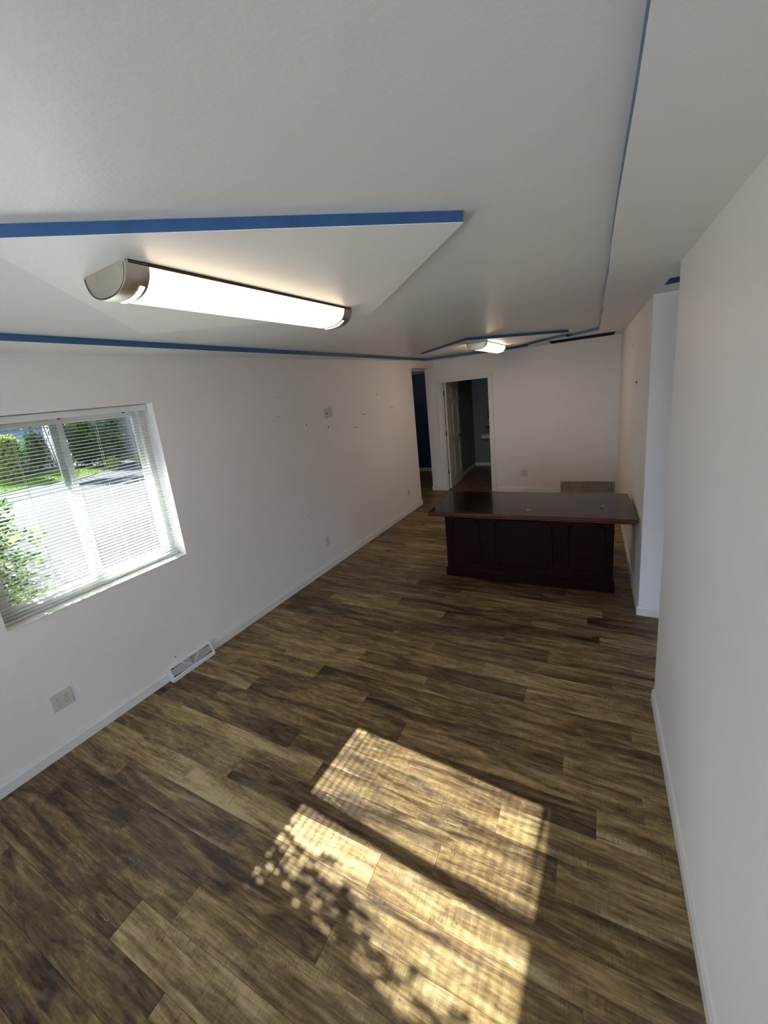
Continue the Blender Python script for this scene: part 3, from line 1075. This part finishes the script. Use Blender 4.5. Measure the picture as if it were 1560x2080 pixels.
# ---------------------------------------------------------------- executive desk
dk = empty('executive_desk', (2.203, 4.135, 0), 0.029)
tag(dk, 'dark mahogany executive desk with glossy top and moulded front panels near the back wall', 'desk')
hx, hy = .895, .415
MB().box(-hx + .012, hx - .012, -hy + .012, hy - .012, .738, .7625).build('desktop', M_DESKTOP, dk, bevel=.002)
# ogee edge running round the top
m = MB()
oz = [(0.012, .7615), (0.006, .759), (0.0, .750), (0.0, .742), (0.006, .736), (0.011, .730), (0.011, .722), (0.020, .716), (0.030, .712)]
for (ins, z), (ins2, z2) in zip(oz, oz[1:]):
    A4 = [(-hx + ins, -hy + ins, z), (hx - ins, -hy + ins, z), (hx - ins, hy - ins, z), (-hx + ins, hy - ins, z)]
    B4 = [(-hx + ins2, -hy + ins2, z2), (hx - ins2, -hy + ins2, z2), (hx - ins2, hy - ins2, z2), (-hx + ins2, hy - ins2, z2)]
    m.add(A4 + B4, [(i, (i + 1) % 4, (i + 1) % 4 + 4, i + 4) for i in range(4)])
m.add([(-hx + .03, -hy + .03, .712), (hx - .03, -hy + .03, .712), (hx - .03, hy - .03, .712), (-hx + .03, hy - .03, .712)], [(3, 2, 1, 0)])
ed = m.build('edge_moulding', M_DESKEDGE, dk)
ed['label'] = 'reddish moulded edge of the desk top'
xs = [-.770, -.345, .318, .742]
yf = -.232
MB().box(xs[0], xs[1], yf, hy - .03, .095, .712).build('pedestal', M_DESK, dk, bevel=.003)
MB().box(xs[2], xs[3], yf, hy - .03, .095, .712).build('pedestal', M_DESK, dk, bevel=.003)
MB().box(xs[1], xs[2], yf - .006, yf + .02, .095, .712).build('modesty_panel', M_DESK, dk, bevel=.002)


def plinth(x0, x1, ya, yb, h):
    m = MB()
    b = .010
    m.box(x0, x1, ya, yb, 0, h - .012)
    vs = [(x0, ya, h - .012), (x1, ya, h - .012), (x1, yb, h - .012), (x0, yb, h - .012), (x0 + b, ya + b, h), (x1 - b, ya + b, h), (x1 - b, yb - b, h), (x0 + b, yb - b, h)]
    m.add(vs, [(4, 5, 6, 7), (0, 1, 5, 4), (1, 2, 6, 5), (2, 3, 7, 6), (3, 0, 4, 7)])
    return m


plinth(xs[0] - .014, xs[1] + .004, yf - .014, hy - .02, .10).build('plinth', M_DESK, dk)
plinth(xs[2] - .004, xs[3] + .014, yf - .014, hy - .02, .10).build('plinth', M_DESK, dk)
plinth(xs[1] + .005, xs[2] - .005, yf - .022, yf + .03, .10).build('plinth', M_DESK, dk)
for x in (xs[1], xs[2]):
    MB().box(x - .005, x + .005, yf - .010, yf + .004, .101, .711).build('seam_strip', M_DESK, dk, bevel=.002)


def moulding(x0, x1, z0, z1, y, c=.045):
    """Raised moulding with concave cut corners."""
    pts = []
    for (cx, cz, a0) in ((x1, z1, 180), (x0, z1, 270), (x0, z0, 0), (x1, z0, 90)):
        arc = []
        for i in range(6):
            a = math.radians(a0 + 90 * i / 5)
            arc.append((cx + c * math.cos(a), cz + c * math.sin(a)))
        pts += arc[::-1] if False else arc
    # order: walk the outline counter-clockwise from the top right corner
    out = []
    def corner(cx, cz, s, e):
        for i in range(7):
            a = math.radians(s + (e - s) * i / 6)
            out.append((cx + c * math.cos(a), cz + c * math.sin(a)))
    corner(x0, z0, 90, 0)
    corner(x1, z0, 180, 90)
    corner(x1, z1, 270, 180)
    corner(x0, z1, 360, 270)
    m = MB()
    n = len(out)
    rings = []
    for d, dy in ((-.007, 0), (-.004, -.007), (.002, -.008), (.007, -.003), (.010, 0)):
        ring = []
        for i in range(n):
            a, b = Vector(out[i - 1]), Vector(out[(i + 1) % n])
            t = (b - a).normalized()
            nn = Vector((t.y, -t.x))
            q = Vector(out[i]) + nn * d
            ring.append((q.x, y + dy, q.y))
        rings.append(ring)
    vs = [v for r_ in rings for v in r_]
    fs = []
    for k in range(len(rings) - 1):
        for i in range(n):
            fs.append((k * n + i, k * n + (i + 1) % n, (k + 1) * n + (i + 1) % n, (k + 1) * n + i))
    m.add(vs, fs)
    return m


for a, b, yy in ((xs[0], xs[1], yf), (xs[1], xs[2], yf - .006), (xs[2], xs[3], yf)):
    pad = .075
    moulding(a + pad, b - pad, .175, .655, yy).build('front_moulding', M_DESK, dk, smooth=True)
MB().lathe([(.0001, .7622), (.013, .7622), (.013, .7632), (.0001, .7633)], (.65, -.12, 0), 12).build('cable_hole', M_HOLE, dk)


def scrap(x, y, label):
    m = MB()
    rr = random.Random(int(x * 1000))
    for k in range(4):
        px, py = rr.uniform(-.016, .016), rr.uniform(-.012, .012)
        m.prism([(px - .004, py - .003), (px + .005, py - .002), (px + .003, py + .004)], 'z', 0.0002, .0022)
    o = m.build('paper_scrap', M_TRIM, loc=(x, y, .7626))
    tag(o, label, 'scrap', 'scraps on the desk')


scrap(2.26, 3.90, 'tiny pale scraps near the front middle of the desk top')
scrap(2.86, 4.12, 'tiny pale scraps at the right rear of the desk top')

# ---------------------------------------------------------------- square drop panels on the raised ceiling
def drop_panel(corners, label):
    cx = sum(q[0] for q in corners) / 4
    cy = sum(q[1] for q in corners) / 4
    zb, ztop = .004, TRAYH - .0005
    base = zc(cy)
    o = empty('ceiling_panel', (cx, cy, base))
    tag(o, label, 'panel', 'square panels on the ceiling')
    loc = [(x - cx, y - cy) for x, y in corners]
    dz = lambda q: -.006 * q[1]
    vs = [(q[0], q[1], zb + dz(q)) for q in loc] + [(q[0], q[1], zb + .002 + dz(q)) for q in loc]
    MB().add(vs, [(3, 2, 1, 0), (4, 5, 6, 7), (0, 1, 5, 4), (1, 2, 6, 5), (2, 3, 7, 6), (3, 0, 4, 7)]).build('board', M_PANEL, o)
    e = [(q[0] * .9995, q[1] * .9995) for q in loc]
    vs = [(q[0], q[1], zb + .002 + dz(q)) for q in e] + [(q[0], q[1], ztop + dz(q)) for q in e]
    b = MB().add(vs, [(3, 2, 1, 0), (4, 5, 6, 7), (0, 1, 5, 4), (1, 2, 6, 5), (2, 3, 7, 6), (3, 0, 4, 7)]).build('edge_band', M_BLUE, o)
    b['label'] = 'blue painted edge of the panel'
    return cx, cy


A = drop_panel([(1.497, .499), (2.436, 1.314), (1.640, 2.262), (.629, 1.490)], 'large white square panel with a blue edge set diamond-wise on the near ceiling above the first light')
Bp = drop_panel([(1.551, 4.673), (2.507, 5.654), (1.62, 6.60), (.668, 5.626)], 'white square panel with a blue edge on the far ceiling near the back wall')

# ---------------------------------------------------------------- ceiling lights
def ceiling_light(cx, cy, rot, label, diff):
    HL, HWD, DP = .604, .1175, .085
    z0 = zc(cy) + .004
    o = empty('ceiling_light', (cx, cy, z0))
    o.rotation_euler = (-.006, 0, rot)
    tag(o, label, 'light', 'wraparound ceiling lights')
    MB().box(-HWD, HWD, -HL + .01, HL - .01, -.010, 0).build('base_plate', M_BRONZE, o)

    def arc(rx, rz, n=18, a0=0.0, a1=PI):
        out = []
        for i in range(n + 1):
            a = a0 + (a1 - a0) * i / n
            c_ = math.cos(a)
            out.append((rx * math.copysign(abs(c_) ** .82, c_), -.006 - rz * abs(math.sin(a)) ** .95))
        return out
    body = [(HWD - .004, -.010)] + arc(HWD - .004, DP - .010, 18, .06, PI - .06) + [(-HWD + .004, -.010)]
    MB().prism(body, 'y', -HL + .072, HL - .072).build('diffuser', diff, o, smooth=True)
    for sg in (-1, 1):
        ya, yb = (-HL, -HL + .075) if sg < 0 else (HL - .075, HL)
        capp = [(HWD, 0)] + arc(HWD, DP - .006, 20) + [(-HWD, 0)]
        c = MB().prism(capp, 'y', ya, yb).build('end_cap', M_NICKEL, o, bevel=.004, smooth=True)
        # inset outline on the flat end
        ye = ya if sg < 0 else yb
        ring = [(x * .93, z * .93 - .002) for x, z in arc(HWD, DP - .006, 20)]
        tb = MB().tube([(x, ye, z) for x, z in ring], .0015, 5)
        tb.build('end_groove', M_BRONZE, c)
        # slot in the cap through which the lit diffuser shows
        yi = (yb - .026, yb - .011) if sg < 0 else (ya + .011, ya + .026)
        for a0, a1 in ((math.radians(44), math.radians(100)),):
            oa = arc(HWD + .0012, DP - .0048, 14, a0, a1)
            ia = arc(HWD - .002, DP - .008, 14, a0, a1)
            m = MB()
            n = len(oa)
            vs = [(x, yi[0], z) for x, z in oa] + [(x, yi[1], z) for x, z in oa] + [(x, yi[0], z) for x, z in ia] + [(x, yi[1], z) for x, z in ia]
            fs = []
            for i in range(n - 1):
                fs += [(i, i + 1, n + i + 1, n + i), (2 * n + i, 3 * n + i, 3 * n + i + 1, 2 * n + i + 1), (i, 2 * n + i, 2 * n + i + 1, i + 1), (n + i, n + i + 1, 3 * n + i + 1, 3 * n + i)]
            fs += [(0, n, 3 * n, 2 * n), (n - 1, 3 * n - 1, 4 * n - 1, 2 * n - 1)]
            m.add(vs, fs)
            m.build('light_slot', diff, c)
    return o


ceiling_light(1.512, 1.411, -.037, 'long wraparound ceiling light with nickel end caps, the near and larger-looking one', M_DIFF)
ceiling_light(1.578, 5.64, -.014, 'long wraparound ceiling light seen end-on at the far end of the room', M_DIFF_FAR)

# ================================================================== OUTSIDE
GZ = -0.35
g = MB().box(-70, 60, -60, 60, GZ - .2, GZ).build('ground', M_GRAVEL)
pt = MB().box(-4, 9, -14, -2.55, GZ, GZ + .06).build('bounce_patio', simple('bounce_concrete', (0.47, 0.46, 0.46, 1), 0.85, var=0.08))  # added reflector, never in view: throws sunlight up through the front windows
struct(pt, 'unseen pale concrete walk added in front of the building to bounce light onto the ceiling')
struct(g, 'pale gravel yard outside the window')


def leaf_cloud(m, c, rad, n, size, rnd, shell=0.55, zmin=None):
    for _ in range(n):
        while True:
            v = Vector((rnd.gauss(0, 1), rnd.gauss(0, 1), rnd.gauss(0, 1)))
            if v.length > 0.1:
                break
        v.normalize()
        r = (shell + (1 - shell) * rnd.random())
        q = Vector((c[0] + v.x * rad[0] * r, c[1] + v.y * rad[1] * r, c[2] + v.z * rad[2] * r))
        if zmin is not None and q.z < zmin:
            continue
        d = Vector((rnd.gauss(0, 1), rnd.gauss(0, 1), rnd.gauss(-.3, .8))).normalized()
        s = d.cross(Vector((rnd.gauss(0, 1), rnd.gauss(0, 1), rnd.gauss(0, 1)))).normalized()
        L = size * rnd.uniform(.7, 1.3)
        nrm = d.cross(s) * L * .14
        m.add([q, q + d * L * .5 + s * L * .32 + nrm, q + d * L, q + d * L * .5 - s * L * .32 + nrm], [(0, 1, 2), (0, 2, 3)])
    return m


def shrub(name, label, cat, base, lobes, mats, trunk, seed, group=None, core=True):
    rnd = random.Random(seed)
    o = empty(name, base)
    tag(o, label, cat, group)
    rel = lambda c: (c[0] - base[0], c[1] - base[1], c[2] - base[2])
    by = {}
    for c, rad, n, size, mi in lobes:
        m = by.setdefault(mi, MB())
        leaf_cloud(m, rel(c), rad, n, size, rnd, zmin=0.02)
    for mi, m in by.items():
        f = m.build('foliage', mats[mi], o)
        f['kind'] = 'stuff'
    t = MB()
    for c, rad, n, size, mi in lobes[:6]:
        q = rel(c)
        t.tube([(0, 0, 0), (q[0] * .4, q[1] * .4, q[2] * .5), q], [trunk, trunk * .7, trunk * .35], 7)
    t.build('stems', M_BARK, o)
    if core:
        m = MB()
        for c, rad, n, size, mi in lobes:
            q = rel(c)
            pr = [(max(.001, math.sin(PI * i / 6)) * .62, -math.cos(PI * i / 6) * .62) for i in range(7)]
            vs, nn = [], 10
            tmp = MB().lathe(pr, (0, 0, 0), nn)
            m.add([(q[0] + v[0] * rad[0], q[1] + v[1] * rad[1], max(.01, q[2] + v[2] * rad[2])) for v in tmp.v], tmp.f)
        m.build('inner_foliage_shade', M_CORE, o)['kind'] = 'stuff'
    return o


# bush right outside the window: its leaves dapple the sun patch
shrub('garden_bush', 'leafy green bush close outside the window at its lower left', 'bush', (-.74, .55, GZ),
      [((-.70, .50, 1.10), (.24, .76, .72), 2300, .062, 1), ((-.70, .50, 1.12), (.25, .78, .74), 420, .066, 0), ((-.70, .55, 1.52), (.22, .60, .40), 1500, .062, 1), ((-.70, .62, .45), (.30, .76, .66), 1700, .064, 1), ((-.68, .66, .5), (.3, .72, .62), 300, .066, 0)],
      [M_LEAF_B, M_LEAF_M], .018, 4, core=False)
lawn_pts = [(-14.5, -6), (-15.9, 1.5), (-17.3, 5.0), (-18.1, 6.7), (-18.3, 8.0), (-18.1, 8.9), (-17.4, 9.1), (-17.7, 10.0), (-18.5, 10.9), (-19.6, 11.6), (-23.8, 11.6), (-24.2, 8), (-24.2, -6)]
lw = MB().prism(lawn_pts, 'z', GZ + .001, GZ + .03)
lawn = lw.build('lawn', M_LAWN)
rg = random.Random(9)
gb = MB()
for _ in range(9000):
    x, y = rg.uniform(-22.5, -17.2), rg.uniform(4.5, 11.6)
    if x > -18.0 - (0.5 if y < 8 else 0) + rg.uniform(-.2, .2):
        continue
    a = rg.uniform(0, 2 * PI)
    hgt = rg.uniform(.05, .11)
    dx, dy = math.cos(a) * .012, math.sin(a) * .012
    gb.add([(x - dx, y - dy, GZ + .028), (x + dx, y + dy, GZ + .028), (x + dy * 3, y - dx * 3, GZ + .03 + hgt)], [(0, 1, 2)])
gbo = gb.build('grass_blades', leaf_mat('grass_blade', (0.03, 0.066, 0.004, 1), (0.062, 0.105, 0.010, 1)), lawn)
gbo['kind'] = 'stuff'
tag(lawn, 'bright green lawn beyond the gravel yard', 'lawn', kind='stuff')

# neighbouring house with blue lap siding
hs_ = empty('neighbor_house', (-27.0, 8.5, GZ))
tag(hs_, 'pale blue house with lap siding and a white eave across the yard', 'house')
m = MB()
for i in range(15):
    z = i * .19 + .1
    m.add([(0, -6, z), (0, 4.1, z), (-.02, 4.1, z + .19), (-.02, -6, z + .19), (-.05, -6, z), (-.05, 4.1, z)], [(0, 1, 2, 3), (0, 4, 5, 1)])
m.box(-7, -.03, -6, 4.1, 0, 2.9)
m.build('siding', M_SIDING, hs_)['kind'] = 'stuff'
m = MB().prism([(.55, 2.72), (.55, 2.90), (-3.6, 4.3), (-7.6, 2.9), (-7.6, 2.72)], 'y', -6.5, 4.5)
m.build('roof', M_HROOF, hs_)
MB().box(.551, .60, -6.5, 4.5, 2.70, 2.93).build('fascia', M_TRIM, hs_)
fwn = MB()
fwn.box(.0, .06, .55, .67, 1.35, 2.35).box(.0, .06, 1.75, 1.87, 1.35, 2.35).box(.0, .06, .67, 1.75, 1.35, 1.45).box(.0, .06, .67, 1.75, 2.25, 2.35).box(.0, .05, 1.18, 1.24, 1.45, 2.25)
wf = fwn.build('window_frame', M_TRIM, hs_)
MB().box(.001, .02, .67, 1.75, 1.45, 2.25).build('window_pane', simple('dark_glass', (0.02, 0.03, 0.035, 1), 0.1), wf)
MB().box(-.01, .07, 3.98, 4.16, .1, 2.9).build('corner_board', M_TRIM, hs_)
# its deck with lattice
dkk = empty('deck', (-24.6, 8.0, GZ))
tag(dkk, 'low weathered wooden deck with a pale lattice skirt in front of the blue house', 'deck')
MB().box(-2.25, 0, -5, 3.6, .58, .63).build('deck_floor', M_DECK, dkk)
for i, z in enumerate((.34, .47)):
    MB().box(-.02, .03, -5, 3.6, z, z + .115).build('skirt_board', M_DECK, dkk)
for y in (-4.9, -2.1, .7, 3.5):
    MB().box(-.1, 0, y - .05, y + .05, 0, 1.35).build('post', M_DECK, dkk)
m = MB()
for i in range(60):
    y = -5 + i * .15
    for sg in (-1, 1):
        ya, yb = y, y + sg * .55
        if -5 <= yb <= 3.6:
            m.add([(.0 + .01 * sg, ya - .018, .66), (.0 + .01 * sg, ya + .018, .66), (.0 + .01 * sg, yb + .018, 1.21), (.0 + .01 * sg, yb - .018, 1.21),
                   (.008 + .01 * sg, ya - .018, .66), (.008 + .01 * sg, ya + .018, .66), (.008 + .01 * sg, yb + .018, 1.21), (.008 + .01 * sg, yb - .018, 1.21)],
                  [(0, 3, 2, 1), (4, 5, 6, 7), (0, 1, 5, 4), (2, 3, 7, 6), (1, 2, 6, 5), (3, 0, 4, 7)])
m.box(-.02, .03, -5, 3.6, 1.21, 1.27)
m.build('lattice', M_LATTICE, dkk)['kind'] = 'stuff'

MATS = [M_LEAF_B, M_LEAF_M, M_LEAF_D]
GL = GZ + .03
shrub('flowering_shrub', 'bright yellow-green shrub in front of the blue house', 'bush', (-22.0, 8.6, GL),
      [((-22.0, 8.45, .75), (.70, .75, .90), 1500, .15, 0), ((-22.0, 8.7, 1.45), (.50, .55, .55), 900, .14, 0), ((-22.2, 9.0, .8), (.55, .55, .8), 700, .14, 1)], MATS, .05, 21)
shrub('green_shrub', 'darker green shrub to the right of the bright one, before the house corner', 'bush', (-23.4, 10.4, GL),
      [((-23.4, 10.3, .7), (.65, .62, 1.0), 1100, .14, 1), ((-23.5, 10.5, 1.3), (.5, .5, .7), 700, .14, 2)], MATS, .05, 22)
shrub('yard_tree', 'leafy tree with low boughs hanging in front of the house eave', 'tree', (-20.3, 9.95, GL),
      [((-20.3, 9.35, 2.65), (.55, .62, .50), 900, .13, 1), ((-20.4, 9.7, 3.4), (.8, .9, .8), 1000, .15, 1), ((-20.2, 9.0, 2.45), (.35, .35, .3), 220, .13, 0)], MATS, .035, 23, core=False)
lob = []
for (x, y, h) in [(-22.7, 12.35, 2.2), (-21.1, 12.75, 2.5)]:
    lob += [((x + .3, y, .45), (.85, .9, .95), 1900, .12, 2), ((x, y, 1.5), (.95, 1.0, 1.2), 1900, .13, 2), ((x - .1, y + .1, h + .5), (1.05, 1.1, 1.5), 2000, .14, 2),
            ((x + .4, y - .2, 1.9), (.75, .9, 1.2), 130, .12, 0), ((x + .2, y, 1.5), (1.0, 1.05, 1.5), 500, .14, 1)]
lob += [((-21.6, 11.9, 2.3), (.5, .6, .6), 240, .12, 0)]
shrub('hedge', 'tall dark dense hedge along the far side of the yard', 'hedge', (-21.9, 13.6, GZ), lob, MATS, .07, 30)
for i, (x, y) in enumerate([(-18.9, 11.75), (-18.6, 13.1)]):
    shrub('low_plant', 'small light green plant at the foot of the hedge, ' + ('left one' if i == 0 else 'right one'), 'plant', (x, y, GZ),
          [((x, y, GZ + .3), (.28, .34, .32), 300, .09, 0)], MATS, .012, 50 + i, 'low plants by the hedge', core=False)
gg = empty('grey_garage', (-19.0, 14.05, GZ))
tag(gg, 'grey garage wall standing at the right end of the hedge', 'building')
MB().box(-4, 0, .05, 6, 0, 3.4).build('wall', M_EXT, gg)
for i in range(9):
    MB().box(.001, .02, .05, 6, i * .36 + .02, i * .36 + .34).build('board', M_EXT, gg)
MB().prism([(.35, 3.35), (.35, 3.5), (-2, 4.4), (-4.35, 3.5), (-4.35, 3.35)], 'y', -.3, 6.3).build('roof', M_HROOF, gg)
# a tall shade tree behind the house keeps the horizon green
shrub('distant_tree', 'large tree rising behind the hedge', 'tree', (-36, 24, GZ),
      [((-36, 24, 4.0), (4.0, 4.5, 3.2), 3000, .3, 2), ((-36, 19, 3.2), (3.2, 3.2, 2.6), 2000, .3, 2)], MATS, .25, 60)
